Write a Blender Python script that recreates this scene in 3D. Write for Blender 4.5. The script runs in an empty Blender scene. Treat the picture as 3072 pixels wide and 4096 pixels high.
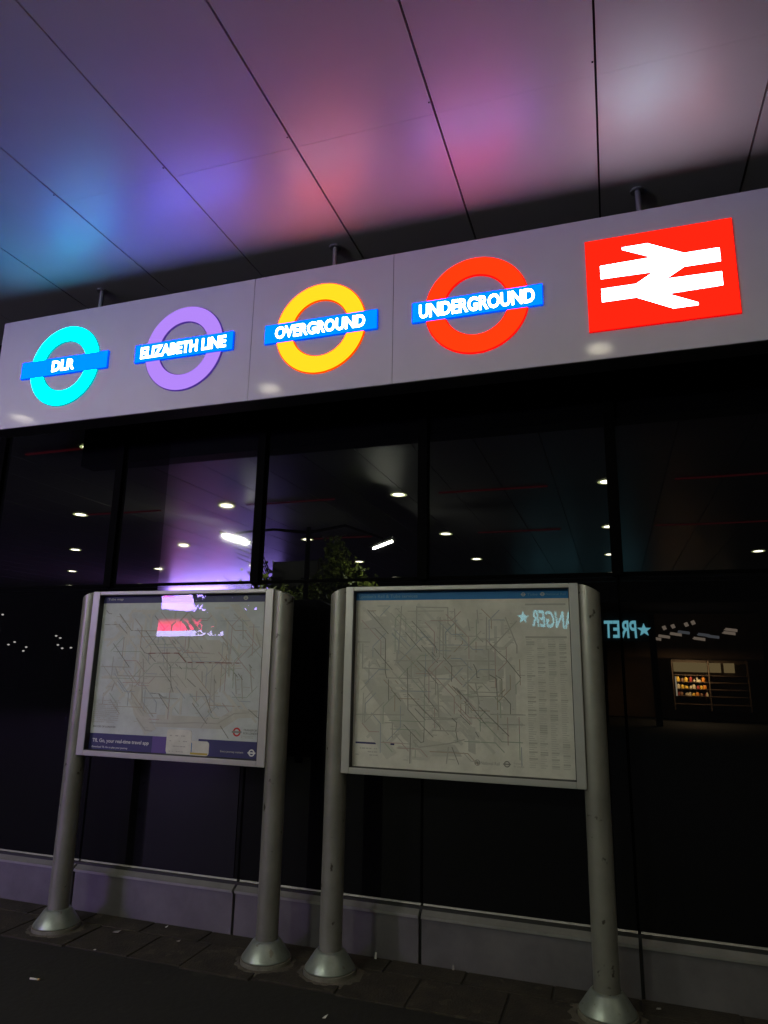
import bpy, bmesh, math, random
from mathutils import Vector, Matrix

C = bpy.context.scene
COL = C.collection
rnd = random.Random(7)

# ------------------------------------------------------------------ helpers
def srgb(r, g, b):
    f = lambda c: (c / 255 / 12.92) if c / 255 <= 0.04045 else ((c / 255 + 0.055) / 1.055) ** 2.4
    return (f(r), f(g), f(b), 1.0)

def mat(name, col, rough=0.5, metal=0.0, spec=0.5, ior=1.5, var=0.0, scale=8.0, bump=0.0, rvar=0.0, coat=0.0, stain=None, stain_scale=20.0, stain_at=0.68):
    m = bpy.data.materials.new(name); m.use_nodes = True
    nt = m.node_tree; b = nt.nodes['Principled BSDF']
    c = tuple(col[:3]) + (1.0,)
    b.inputs['Base Color'].default_value = c
    b.inputs['Roughness'].default_value = rough
    b.inputs['Metallic'].default_value = metal
    b.inputs['IOR'].default_value = ior
    b.inputs['Specular IOR Level'].default_value = spec
    if coat:
        b.inputs['Coat Weight'].default_value = coat; b.inputs['Coat Roughness'].default_value = 0.12
    tc = nt.nodes.new('ShaderNodeTexCoord')
    out = None
    if var > 0:
        n = nt.nodes.new('ShaderNodeTexNoise'); n.inputs['Scale'].default_value = scale; n.inputs['Detail'].default_value = 6; n.inputs['Roughness'].default_value = 0.65
        nt.links.new(tc.outputs['Object'], n.inputs['Vector'])
        r = nt.nodes.new('ShaderNodeValToRGB'); r.color_ramp.elements[0].position = 0.3; r.color_ramp.elements[1].position = 0.7
        r.color_ramp.elements[0].color = tuple(x * (1 - var) for x in c[:3]) + (1,)
        r.color_ramp.elements[1].color = tuple(min(1, x * (1 + var)) for x in c[:3]) + (1,)
        nt.links.new(n.outputs['Fac'], r.inputs['Fac']); out = r.outputs['Color']
        if rvar > 0:
            mr = nt.nodes.new('ShaderNodeMapRange'); mr.inputs['To Min'].default_value = max(0.0, rough - rvar); mr.inputs['To Max'].default_value = min(1.0, rough + rvar)
            nt.links.new(n.outputs['Fac'], mr.inputs['Value']); nt.links.new(mr.outputs['Result'], b.inputs['Roughness'])
        if bump > 0:
            n2 = nt.nodes.new('ShaderNodeTexNoise'); n2.inputs['Scale'].default_value = scale * 12; n2.inputs['Detail'].default_value = 5
            nt.links.new(tc.outputs['Object'], n2.inputs['Vector'])
            bp = nt.nodes.new('ShaderNodeBump'); bp.inputs['Strength'].default_value = bump; bp.inputs['Distance'].default_value = 0.01
            nt.links.new(n2.outputs['Fac'], bp.inputs['Height']); nt.links.new(bp.outputs['Normal'], b.inputs['Normal'])
    if stain is not None:
        s = nt.nodes.new('ShaderNodeTexNoise'); s.inputs['Scale'].default_value = stain_scale; s.inputs['Detail'].default_value = 3
        oi = nt.nodes.new('ShaderNodeObjectInfo'); ml = nt.nodes.new('ShaderNodeMath'); ml.operation = 'MULTIPLY'; ml.inputs[1].default_value = 37.0; va = nt.nodes.new('ShaderNodeVectorMath')
        nt.links.new(oi.outputs['Random'], ml.inputs[0]); nt.links.new(tc.outputs['Object'], va.inputs[0]); nt.links.new(ml.outputs[0], va.inputs[1]); nt.links.new(va.outputs[0], s.inputs['Vector'])
        r2 = nt.nodes.new('ShaderNodeValToRGB'); r2.color_ramp.elements[0].position = stain_at; r2.color_ramp.elements[1].position = stain_at + 0.04
        nt.links.new(s.outputs['Fac'], r2.inputs['Fac'])
        mx = nt.nodes.new('ShaderNodeMix'); mx.data_type = 'RGBA'
        nt.links.new(r2.outputs['Color'], mx.inputs['Factor'])
        if out is not None: nt.links.new(out, mx.inputs['A'])
        else: mx.inputs['A'].default_value = c
        mx.inputs['B'].default_value = tuple(stain[:3]) + (1,)
        out = mx.outputs['Result']
    if out is not None: nt.links.new(out, b.inputs['Base Color'])
    return m

def emit(name, col, strength):
    m = bpy.data.materials.new(name); m.use_nodes = True
    nt = m.node_tree; nt.nodes.clear()
    e = nt.nodes.new('ShaderNodeEmission'); e.inputs['Color'].default_value = tuple(col[:3]) + (1,); e.inputs['Strength'].default_value = strength
    o = nt.nodes.new('ShaderNodeOutputMaterial'); nt.links.new(e.outputs[0], o.inputs[0])
    return m

def clear_glass(name, base=0.05, extra=0.75, rough=0.0):
    m = bpy.data.materials.new(name); m.use_nodes = True
    nt = m.node_tree; nt.nodes.clear()
    t = nt.nodes.new('ShaderNodeBsdfTransparent'); t.inputs['Color'].default_value = (0.97, 0.98, 0.97, 1)
    g = nt.nodes.new('ShaderNodeBsdfGlossy'); g.inputs['Roughness'].default_value = rough; g.inputs['Color'].default_value = (1, 1, 1, 1)
    lw = nt.nodes.new('ShaderNodeLayerWeight'); lw.inputs['Blend'].default_value = 0.5
    p = nt.nodes.new('ShaderNodeMath'); p.operation = 'POWER'; p.inputs[1].default_value = 5.0
    a = nt.nodes.new('ShaderNodeMath'); a.operation = 'MULTIPLY_ADD'; a.inputs[1].default_value = extra; a.inputs[2].default_value = base
    mx = nt.nodes.new('ShaderNodeMixShader'); o = nt.nodes.new('ShaderNodeOutputMaterial')
    nt.links.new(lw.outputs['Facing'], p.inputs[0]); nt.links.new(p.outputs[0], a.inputs[0]); nt.links.new(a.outputs[0], mx.inputs[0])
    nt.links.new(t.outputs[0], mx.inputs[1]); nt.links.new(g.outputs[0], mx.inputs[2]); nt.links.new(mx.outputs[0], o.inputs[0])
    return m

class MB:
    """collects boxes, tubes, strips and polygons into one mesh"""
    def __init__(s): s.v = []; s.f = []; s.m = []; s.smooth = []
    def add(s, vs, fs, mi=0, sm=False):
        o = len(s.v); s.v += [tuple(v) for v in vs]
        for f in fs: s.f.append(tuple(i + o for i in f)); s.m.append(mi); s.smooth.append(sm)
        return s
    def box(s, x0, x1, y0, y1, z0, z1, mi=0):
        vs = [(x, y, z) for z in (z0, z1) for y in (y0, y1) for x in (x0, x1)]
        return s.add(vs, [(0, 2, 3, 1), (4, 5, 7, 6), (0, 1, 5, 4), (2, 6, 7, 3), (0, 4, 6, 2), (1, 3, 7, 5)], mi)
    def bbox(s, x0, x1, y0, y1, z0, z1, b=0.004, mi=0):
        """a box with chamfered edges"""
        bm = bmesh.new(); bmesh.ops.create_cube(bm, size=1.0)
        for v in bm.verts:
            v.co = Vector(((x0 + x1) / 2 + v.co.x * (x1 - x0), (y0 + y1) / 2 + v.co.y * (y1 - y0), (z0 + z1) / 2 + v.co.z * (z1 - z0)))
        bmesh.ops.bevel(bm, geom=bm.edges[:], offset=b, segments=2, profile=0.5, affect='EDGES')
        bm.verts.index_update()
        s.add([v.co[:] for v in bm.verts], [tuple(v.index for v in f.verts) for f in bm.faces], mi); bm.free()
        return s
    def prism(s, pts, y0, y1, mi=0, mside=None):
        """polygon in x-z (list of (x, z)) extruded from y0 (front) to y1"""
        n = len(pts)
        vs = [(p[0], y0, p[1]) for p in pts] + [(p[0], y1, p[1]) for p in pts]
        s.add(vs, [tuple(range(n)), tuple(range(2 * n - 1, n - 1, -1))], mi)
        s.add(vs, [(i, i + n, (i + 1) % n + n, (i + 1) % n) for i in range(n)], mi if mside is None else mside)
        return s
    def lathe(s, prof, cx, cy, n=40, mi=0, sm=True, caps=True):
        vs = [(cx + r * math.cos(2 * math.pi * k / n), cy + r * math.sin(2 * math.pi * k / n), z) for r, z in prof for k in range(n)]
        fs = [(j * n + k, j * n + (k + 1) % n, (j + 1) * n + (k + 1) % n, (j + 1) * n + k) for j in range(len(prof) - 1) for k in range(n)]
        s.add(vs, fs, mi, sm)
        if caps:
            L = len(prof) - 1
            s.add(vs[:n], [tuple(range(n - 1, -1, -1))], mi); s.add(vs[L * n:], [tuple(range(n))], mi)
        return s
    def tube(s, pts, rads, n=8, mi=0):
        pts = [Vector(p) for p in pts]; vs = []
        for i, p in enumerate(pts):
            d = (pts[min(i + 1, len(pts) - 1)] - pts[max(i - 1, 0)]).normalized()
            a = d.orthogonal().normalized(); b = d.cross(a)
            vs += [p + (a * math.cos(2 * math.pi * k / n) + b * math.sin(2 * math.pi * k / n)) * rads[i] for k in range(n)]
        fs = [(j * n + k, j * n + (k + 1) % n, (j + 1) * n + (k + 1) % n, (j + 1) * n + k) for j in range(len(pts) - 1) for k in range(n)]
        fs += [tuple(range(n - 1, -1, -1)), tuple((len(pts) - 1) * n + k for k in range(n))]
        return s.add(vs, fs, mi, True)
    def strip(s, pts, w, y0, y1, mi=0):
        """a line of width w drawn along (x, z) points, as thin solid bars"""
        for (ax, az), (bx, bz) in zip(pts[:-1], pts[1:]):
            dx, dz = bx - ax, bz - az; L = math.hypot(dx, dz) or 1e-6
            ux, uz = dx / L, dz / L; px, pz = -uz * w / 2, ux * w / 2
            ex, ez = ux * w * 0.35, uz * w * 0.35
            s.k = getattr(s, 'k', 0) + 1; dy = -4e-6 * s.k     # never two crossing bars in one plane
            s.prism([(ax - ex + px, az - ez + pz), (ax - ex - px, az - ez - pz), (bx + ex - px, bz + ez - pz), (bx + ex + px, bz + ez + pz)], y0 + dy, y1 + dy, mi)
        return s
    def build(s, name, mats, parent=None, fix=True):
        me = bpy.data.meshes.new(name); me.from_pydata(s.v, [], s.f)
        for m in (mats if isinstance(mats, (list, tuple)) else [mats]): me.materials.append(m)
        me.polygons.foreach_set('material_index', s.m); me.polygons.foreach_set('use_smooth', s.smooth)
        if fix:
            bm = bmesh.new(); bm.from_mesh(me); bmesh.ops.recalc_face_normals(bm, faces=bm.faces[:]); bm.to_mesh(me); bm.free()
        me.update()
        o = bpy.data.objects.new(name, me); COL.objects.link(o)
        if parent is not None: o.parent = parent
        return o

def tag(o, label=None, cat=None, group=None, kind=None):
    if label: o['label'] = label
    if cat: o['category'] = cat
    if group: o['group'] = group
    if kind: o['kind'] = kind
    return o

def thing(name, label, cat, loc=(0, 0, 0), rz=0.0, group=None):
    o = bpy.data.objects.new(name, None); COL.objects.link(o)
    o.location = loc; o.rotation_euler = (0, 0, rz); o.empty_display_size = 0.1
    return tag(o, label, cat, group)

def text_mesh(body, width=None, height=0.1, bold=0.0, depth=0.001, spacing=1.0):
    """lettering lying in x-z facing -y, centred on the origin; returns (verts, faces)"""
    cu = bpy.data.curves.new('lettering_curve', 'FONT'); cu.body = body; cu.size = 1.0
    cu.align_x = 'LEFT'; cu.extrude = 0.02; cu.offset = bold; cu.space_character = spacing; cu.resolution_u = 3
    o = bpy.data.objects.new('lettering_curve', cu); COL.objects.link(o)
    bpy.context.view_layer.update()
    me = bpy.data.meshes.new_from_object(o.evaluated_get(bpy.context.evaluated_depsgraph_get()))
    bpy.data.objects.remove(o); bpy.data.curves.remove(cu)
    vs = [v.co.copy() for v in me.vertices]; fs = [tuple(p.vertices) for p in me.polygons]
    bpy.data.meshes.remove(me)
    xs = [v.x for v in vs]; ys = [v.y for v in vs]
    sx = (width / (max(xs) - min(xs))) if width else height / (max(ys) - min(ys))
    sy = height / (max(ys) - min(ys))
    cx, cy = (max(xs) + min(xs)) / 2, (max(ys) + min(ys)) / 2
    return [((v.x - cx) * sx, -v.z / 0.02 * depth / 2, (v.y - cy) * sy) for v in vs], fs

def put_text(mb, body, x, z, y, width=None, height=0.1, bold=0.0, depth=0.001, align='C', spacing=1.0, mi=0, flip=False, tilt=0.0):
    vs, fs = text_mesh(body, width, height, bold, depth, spacing)
    w = max(v[0] for v in vs)
    dx = x + (w if align == 'L' else 0)
    ca, sa = math.cos(tilt), math.sin(tilt)
    out = []
    for a, b, c in vs:
        a, c = a * ca - c * sa, a * sa + c * ca
        if flip: a, b = -a, -b
        out.append((dx + a, y + b, z + c))
    return mb.add(out, fs, mi)

def ring(mb, cx, cz, ro, ri, y0, y1, n=96, mi=0, mside=1, ch=0.006):
    """an annulus in x-z with a chamfered front edge"""
    prof = [(ri, y1), (ri, y0 + ch), (ri + ch, y0), (ro - ch, y0), (ro, y0 + ch), (ro, y1)]
    m = len(prof)
    vs = [(cx + r * math.cos(2 * math.pi * k / n), y, cz + r * math.sin(2 * math.pi * k / n)) for k in range(n) for r, y in prof]
    for j in range(m):
        fs = [(k * m + j, k * m + (j + 1) % m, ((k + 1) % n) * m + (j + 1) % m, ((k + 1) % n) * m + j) for k in range(n)]
        mb.add(vs, fs, mi if j == 2 else mside)
    return mb

def dup(root, loc, group=None, label=None):
    r = root.copy(); COL.objects.link(r); r.location = loc
    if group: r['group'] = group
    if label: r['label'] = label
    for ch in list(root.children):
        c = ch.copy(); COL.objects.link(c); c.parent = r
        for g in ch.children:
            d = g.copy(); COL.objects.link(d); d.parent = c
    return r

# ------------------------------------------------------------------ dimensions (metres)
GY = 4.28      # plane of the glass wall
SY = 3.71      # front face of the station sign
CZ = 4.45      # underside of the canopy
EYE = 1.663
# ------------------------------------------------------------------ materials
M = {}
M['soffit'] = mat('soffit_paint', (0.54, 0.53, 0.55), 0.35, spec=0.7, var=0.05, scale=1.3, rvar=0.05)
M['soffit_gap'] = mat('soffit_gap', (0.01, 0.01, 0.012), 0.8)
M['sign_face'] = mat('sign_face', (0.58, 0.545, 0.63), 0.08, spec=0.055, var=0.03, scale=3.0)
M['sign_edge'] = mat('sign_edge', (0.10, 0.10, 0.11), 0.4, metal=0.5)
M['dark_metal'] = mat('dark_metal', (0.0009, 0.0009, 0.0011), 0.6, spec=0.02, var=0.2, scale=5)
M['hanger'] = mat('hanger_steel', (0.35, 0.35, 0.37), 0.4, metal=0.6)
M['glass'] = mat('tinted_glass', (0.0035, 0.0035, 0.0045), 0.008, ior=1.47)
M['added_strip'] = mat('added_reflective_strip', (0.006, 0.006, 0.008), 0.03, ior=1.8)  # made-up strip that mirrors more strongly than the panes around it
M['added_strip_low'] = mat('added_reflective_strip_low', (0.006, 0.005, 0.010), 0.06, ior=1.8)
M['plinth'] = mat('plinth_metal', (0.15, 0.14, 0.15), 0.46, metal=0.5, var=0.18, scale=4, rvar=0.06, bump=0.05)
M['sill'] = mat('sill_metal', (0.28, 0.275, 0.265), 0.38, metal=0.5, var=0.15, scale=6, rvar=0.06)
M['post'] = mat('satin_post', (0.235, 0.23, 0.205), 0.38, metal=0.45, var=0.12, scale=7, rvar=0.06, stain=(0.05, 0.042, 0.032), stain_scale=13.0, stain_at=0.655)
M['frame'] = mat('satin_frame', (0.36, 0.355, 0.34), 0.40, metal=0.3, var=0.06, scale=5, rvar=0.05)
M['cone'] = mat('base_cone', (0.22, 0.25, 0.225), 0.36, metal=0.5, var=0.18, scale=14, rvar=0.08, stain=(0.16, 0.16, 0.13), stain_scale=22, stain_at=0.66)
M['cone_ring'] = mat('base_ring', (0.13, 0.125, 0.10), 0.7, var=0.3, scale=20)
M['gasket'] = mat('rubber_gasket', (0.012, 0.012, 0.012), 0.6)
M['cover'] = clear_glass('cover_glass', 0.032, 0.6)
M['tarmac'] = mat('tarmac', (0.0075, 0.0070, 0.0048), 0.85, var=0.4, scale=2.2, bump=0.35, stain=(0.018, 0.017, 0.013), stain_scale=6, stain_at=0.66)
M['slab'] = mat('paving_slab', (0.022, 0.017, 0.011), 0.85, var=0.6, scale=7, bump=0.6, stain=(0.042, 0.034, 0.023), stain_scale=9, stain_at=0.62)
M['slab_joint'] = mat('slab_joint', (0.014, 0.012, 0.009), 0.9)
M['mortar'] = mat('mortar_collar', (0.075, 0.066, 0.05), 0.9, var=0.45, scale=9, bump=0.5)
M['paper'] = mat('map_paper', (0.57, 0.545, 0.505), 0.75, var=0.16, scale=7)
M['paper_cool'] = mat('map_paper_cool', (0.48, 0.50, 0.52), 0.75, var=0.15, scale=7)
M['zone'] = mat('zone_grey', (0.46, 0.445, 0.415), 0.75, var=0.08, scale=6)
M['zone2'] = mat('zone_pale', (0.49, 0.475, 0.445), 0.75, var=0.08, scale=6)
M['ink'] = mat('ink_dark', (0.22, 0.21, 0.20), 0.6)
M['ink_tints'] = [mat('ink_tint_' + n, c, 0.6) for n, c in (('brown', (0.36, 0.29, 0.24)), ('green', (0.31, 0.36, 0.30)), ('blue', (0.31, 0.34, 0.39)), ('rose', (0.40, 0.30, 0.29)), ('grey', (0.38, 0.37, 0.34)))]
M['ink_grey'] = mat('ink_grey', (0.37, 0.36, 0.335), 0.6)
M['ink_pale'] = mat('ink_pale', (0.40, 0.39, 0.36), 0.6)
M['ink_red'] = mat('ink_red', (0.22, 0.08, 0.08), 0.6)
M['navy'] = mat('navy_ink', (0.022, 0.022, 0.115), 0.55)
M['violet'] = mat('violet_ink', (0.09, 0.05, 0.24), 0.55)
M['rail_blue'] = mat('rail_blue_ink', (0.0, 0.14, 0.40), 0.55)
M['white_ink'] = mat('white_ink', (0.62, 0.62, 0.62), 0.6)
M['red_ink'] = mat('red_ink', (0.5, 0.03, 0.03), 0.6)
M['yellow_ink'] = mat('yellow_ink', (0.45, 0.33, 0.05), 0.6)
M['black_void'] = mat('dark_wall', (0.012, 0.011, 0.011), 0.8, var=0.3, scale=2)
M['white_litter'] = mat('white_litter', (0.5, 0.49, 0.46), 0.7)
M['filter'] = mat('filter_paper', (0.45, 0.28, 0.12), 0.7)

K = 6.0
def light_pair(nm, col, s, side):
    return [emit(nm + '_face', col, s), emit(nm + '_edge', side, min(s * 0.4, 1.3))]
M['turq'] = light_pair('turquoise_light', (0.0, 0.60, 0.80), 9.0, (0.0, 0.35, 0.38))
M['lilac'] = light_pair('lilac_light', (0.44, 0.235, 0.92), 1.05, (0.16, 0.07, 0.62))
M['amber'] = light_pair('amber_light', (1.0, 0.085, 0.002), 9.0, (1.0, 0.07, 0.0))
M['red'] = light_pair('red_light', (1.0, 0.007, 0.0007), 7.0, (0.9, 0.004, 0.004))
M['railred'] = light_pair('rail_red_light', (1.0, 0.010, 0.003), 2.0, (0.9, 0.002, 0.004))
M['bar'] = {w: light_pair('bar_blue_light', (0.0, 0.31 / k, 1.0), k, (0.001, 0.07, 0.6)) for w, k in (('DLR', 9.0), ('ELIZABETH LINE', 34.0), ('OVERGROUND', 3.5), ('UNDERGROUND', 14.0))}
M['white_light'] = emit('white_light', (0.72, 0.90, 1.0), 8.5)
M['rail_white'] = emit('rail_white_light', (0.60, 0.82, 1.0), 8.5)
M['lamp'] = emit('downlight_glow', (1.0, 0.925, 0.69), 90.0)
M['lamp_ring'] = emit('reflector_painted_glow', (0.85, 1.0, 0.42), 9.0)  # reflector glow put in as emission, a yellowish halo round the lamp

# ------------------------------------------------------------------ camera
cam = bpy.data.cameras.new('camera'); co = bpy.data.objects.new('camera', cam); COL.objects.link(co)
R_ = Vector((0.94936596, 0.31365774, 0.01797494)); U_ = Vector((0.05298055, -0.21622862, 0.97490422)); F_ = Vector((-0.30967295, 0.92458856, 0.22189785))
m4 = Matrix((R_, U_, -F_)).transposed().to_4x4(); m4.translation = (0, 0, EYE)
co.matrix_world = m4
cam.sensor_fit = 'HORIZONTAL'; cam.sensor_width = 36.0; cam.lens = 2722.0165 / 3072 * 36
cam.clip_start = 0.05; cam.clip_end = 400
C.camera = co

# ------------------------------------------------------------------ ground
tag(MB().add([(-80, -60, 0), (60, -60, 0), (60, 40, 0), (-80, 40, 0)], [(0, 1, 2, 3)]).build('ground', M['tarmac']), kind='structure')
pv = MB(); pv.box(-9, 8, 3.72, 4.226, -0.05, 0.003, 1)
y = 3.31; row = 0
for y0, y1 in ((4.055, 4.222), (3.73, 4.047)):
    x = -9 + 0.31 * (row % 2)
    while x < 7.9:
        w = 0.42 + rnd.uniform(-0.07, 0.07)
        h = 0.007 + rnd.uniform(0, 0.004)
        pv.bbox(x, x + w - 0.014, y0 + rnd.uniform(0, 0.004) - (rnd.uniform(0, 0.03) if row else 0), y1, -0.03, h, 0.003, 0); x += w
    row += 1
pv.build('pavement', [M['slab'], M['slab_joint']])['kind'] = 'structure'

# ------------------------------------------------------------------ canopy soffit
sf = MB(); gap = 0.011
xs = [0.064 + 0.791 * k for k in range(-34, 18)]
ys = [2.885 - 3.44 * k for k in range(0, 5)]
cells = []
edges = [GY + 0.3] + ys + [-13.25]
for x0 in xs:
    for ya, yb in zip(edges[:-1], edges[1:]):
        dz = rnd.uniform(-0.0012, 0.0012)
        sf.box(x0 + gap / 2, x0 + 0.791 - gap / 2, yb + 0.0007, ya - 0.0007, CZ + dz, CZ + 0.03, 0)
    sf.box(x0 - 0.017, x0 - gap / 2 - 0.003, 2.80, 2.808, CZ - 0.003, CZ + 0.001, 1)   # panel clips
sf.box(xs[0], xs[-1] + 0.791, -13.25, GY + 0.3, CZ + 0.035, CZ + 0.3, 1)
sf.box(xs[0], xs[-1] + 0.791, -13.45, -13.26, CZ - 0.10, CZ + 0.3, 1)
sf.box(xs[0], xs[-1] + 0.791, -12.72, -12.62, CZ - 0.05, CZ + 0.02, 1)
tag(sf.build('ceiling', [M['soffit'], M['soffit_gap']]), kind='structure')

# ------------------------------------------------------------------ downlights in the canopy (all seen in the glass)
def make_downlight():
    t = thing('downlight', 'round pale yellow downlight in the canopy ceiling, mirrored in the dark glass', 'ceiling light', (0, 0, CZ), 0, 'round downlights in the canopy ceiling')
    MB().lathe([(0.138, -0.006), (0.155, -0.012), (0.160, -0.002), (0.160, 0.0)], 0, 0, 32, caps=False).build('trim_ring', M['frame'], t)
    MB().lathe([(0.099, -0.003), (0.1385, -0.007)], 0, 0, 32, caps=False).build('glowing_reflector', M['lamp_ring'], t)
    n = 32; vs = [(0.1 * math.cos(2 * math.pi * k / n), 0.1 * math.sin(2 * math.pi * k / n), -0.006) for k in range(n)]
    MB().add(vs, [tuple(range(n - 1, -1, -1))]).build('diffuser', M['lamp'], t, fix=False)
    return t
first = True
for j in range(5):
    for i in range(-2, 7):
        loc = (0.02 - 3.25 * i, 1.57 - 3.44 * j, CZ - 0.003)
        if first: dl = make_downlight(); dl.location = loc; first = False
        else: dup(dl, loc)

# thin red light lines in the canopy between the downlights
red_line = emit('red_line_glow', (1.0, 0.05, 0.10), 0.3)
first = True
for (xa, xb, yy) in ((-2.55, -0.85, -1.9), (-6.1, -4.4, -1.9), (-9.6, -7.9, -1.9), (-2.55, -0.9, -5.3), (-6.3, -4.9, -5.3), (1.0, 2.8, -1.9), (0.9, 2.9, -5.3), (-7.6, -6.3, 1.57)):
    o = MB().box(-(xb - xa) / 2, (xb - xa) / 2, -0.02, 0.02, -0.012, 0.0).build('red_light_strip', red_line)
    o.location = ((xa + xb) / 2, yy, CZ - 0.004)
    tag(o, 'thin dim red light line in the canopy ceiling, mirrored in the dark glass', 'light strip', 'thin red light lines in the canopy')

# ------------------------------------------------------------------ station sign
sg = thing('station_sign', 'long pale illuminated sign with four roundels and a red rail emblem, hung under the canopy', 'sign', (0, SY, 3.357))
Z0 = 3.357; H = 0.899
def sx(x): return x
MB().bbox(-4.43, 2.6, 0.004, 0.17, 0.0, H, 0.004).build('cabinet', M['sign_edge'], sg)
for x0, x1 in ((-4.428, -2.2095), (-2.2065, -1.2085), (-1.2055, 1.15), (1.153, 2.598)):
    MB().bbox(x0, x1, 0.0, 0.02, 0.004, H - 0.003, 0.0015).build('face_panel', M['sign_face'], sg)
for hx in (-3.59, -1.655, 0.278, 2.2):
    MB().lathe([(0.016, H - 0.02), (0.016, CZ - Z0 - 0.004)], hx, 0.085, 16).lathe([(0.04, CZ - Z0 - 0.012), (0.04, CZ - Z0 - 0.002)], hx, 0.085, 20).build('hanger_rod', M['hanger'], sg)
def roundel(cx, word, mats, label, tw, th, sp=1.0):
    cz = 3.805 - Z0
    mb = MB(); ring(mb, cx, cz, 0.318, 0.194, -0.013, 0.004, mi=0, mside=1)
    r = mb.build('roundel', mats, sg); tag(r, label)
    b = MB()
    b.box(cx - 0.397, cx + 0.397, -0.018, 0.003, cz - 0.068, cz + 0.068, 1)
    b.box(cx - 0.394, cx + 0.394, -0.0195, -0.0185, cz - 0.065, cz + 0.065, 0)
    b.build('name_bar', M['bar'][word], r)
    t = MB(); put_text(t, word, cx, cz, -0.0225, tw, th * 1.04, 0.027, 0.004, spacing=sp)
    t.build('lettering', M['white_light'], r)
roundel(-3.768, 'DLR', M['turq'], 'turquoise roundel reading DLR', 0.205, 0.082)
roundel(-2.735, 'ELIZABETH LINE', M['lilac'], 'lilac roundel reading ELIZABETH LINE', 0.69, 0.084)
roundel(-1.702, 'OVERGROUND', M['amber'], 'amber roundel reading OVERGROUND', 0.632, 0.084)
roundel(-0.680, 'UNDERGROUND', M['red'], 'red roundel reading UNDERGROUND', 0.70, 0.090)
e = MB(); e.box(-0.036, 0.740, -0.012, 0.003, 3.525 - Z0, 4.100 - Z0, 1); e.box(-0.033, 0.737, -0.0135, -0.0125, 3.528 - Z0, 4.097 - Z0, 0)
em = e.build('rail_emblem', M['railred'], sg); tag(em, 'red emblem board with white double arrow')
ar = MB()
def inset(pts, d):
    n = len(pts); ar_ = sum(pts[i][0] * pts[(i + 1) % n][1] - pts[(i + 1) % n][0] * pts[i][1] for i in range(n)); sg_ = 1 if ar_ > 0 else -1
    out = []
    for i in range(n):
        a, b, c = Vector(pts[i - 1]), Vector(pts[i]), Vector(pts[(i + 1) % n])
        e1, e2 = (b - a).normalized(), (c - b).normalized()
        n1, n2 = Vector((-e1.y, e1.x)) * sg_, Vector((-e2.y, e2.x)) * sg_
        m = (n1 + n2); k = d / max(0.35, 0.5 * m.length_squared)
        out.append(tuple(b + m * k))
    return out
P1 = [(0.036, 3.838), (0.036, 3.932), (0.318, 3.932), (0.160, 4.005), (0.160, 4.028), (0.304, 4.028), (0.487, 3.932), (0.670, 3.932), (0.670, 3.838), (0.483, 3.838), (0.391, 3.787), (0.670, 3.787), (0.670, 3.693), (0.389, 3.693), (0.541, 3.620), (0.541, 3.596), (0.408, 3.596), (0.224, 3.693), (0.036, 3.693), (0.036, 3.787), (0.226, 3.787), (0.317, 3.838)]
ar.prism([(x, z - Z0) for x, z in inset(P1, 0.0065)], -0.0185, -0.0145)
ar.build('double_arrow', M['rail_white'], em)

# ------------------------------------------------------------------ glass wall
gw = thing('glass_wall', 'dark glazed station facade with black mullions above a low metal plinth', 'wall', (0, GY, 0))
mull = [-8.6, -7.36, -6.12, -4.88, -3.64, -2.38, -1.155, 0.047, 1.27, 2.5, 3.73, 4.96, 6.2]
for a, b in zip(mull[:-1], mull[1:]):
    for z0, z1 in ((0.309, 2.222), (2.240, 4.44)):
        mg = 0.009 if z0 < 1 else 0.03
        # each pane a slightly bowed sheet, as toughened glass is
        nx, nz = 8, 12; vs = []; fs = []
        ax, az, ph = rnd.uniform(-1, 1), rnd.uniform(-1, 1), rnd.uniform(0, 6)
        for k in range(nz + 1):
            for i in range(nx + 1):
                u, w = i / nx, k / nz
                dy = 0.0010 * ax * math.sin(math.pi * u) * math.sin(math.pi * w) + 0.00025 * math.sin(5 * w + ph) * math.sin(math.pi * u)
                vs.append((a + mg + (b - a - 2 * mg) * u, dy, z0 + (z1 - z0) * w))
        for k in range(nz):
            for i in range(nx):
                q = k * (nx + 1) + i; fs.append((q, q + 1, q + nx + 2, q + nx + 1))
        g = MB(); g.add(vs, fs, 0, True)
        g.box(a + mg - 0.001, b - mg + 0.001, 0.004, 0.03, z0 - 0.002, z1 + 0.002)
        g.build('glass_pane', M['glass'], gw, fix=False)
for x in mull:
    MB().bbox(x - 0.033, x + 0.033, -0.035, 0.05, 2.217, 4.44, 0.003).build('mullion', M['dark_metal'], gw)
    MB().box(x - 0.0075, x + 0.0075, 0.003, 0.05, 0.309, 2.2165).build('joint_strip', M['dark_metal'], gw)
for a, b in zip(mull[:-1], mull[1:]):
    MB().bbox(a + 0.0335, b - 0.0335, -0.004, 0.05, 2.221, 2.241, 0.002).build('transom', M['dark_metal'], gw)
MB().box(-3.195, -2.4135, -0.006, -0.003, 0.312, 2.219).build('added_mirror_strip', M['added_strip_low'], gw)  # added mirror strips, brightening the reflection across part of this bay
MB().box(-3.195, -2.4135, -0.006, -0.003, 2.243, 4.40).build('added_mirror_strip', M['added_strip'], gw)
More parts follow.
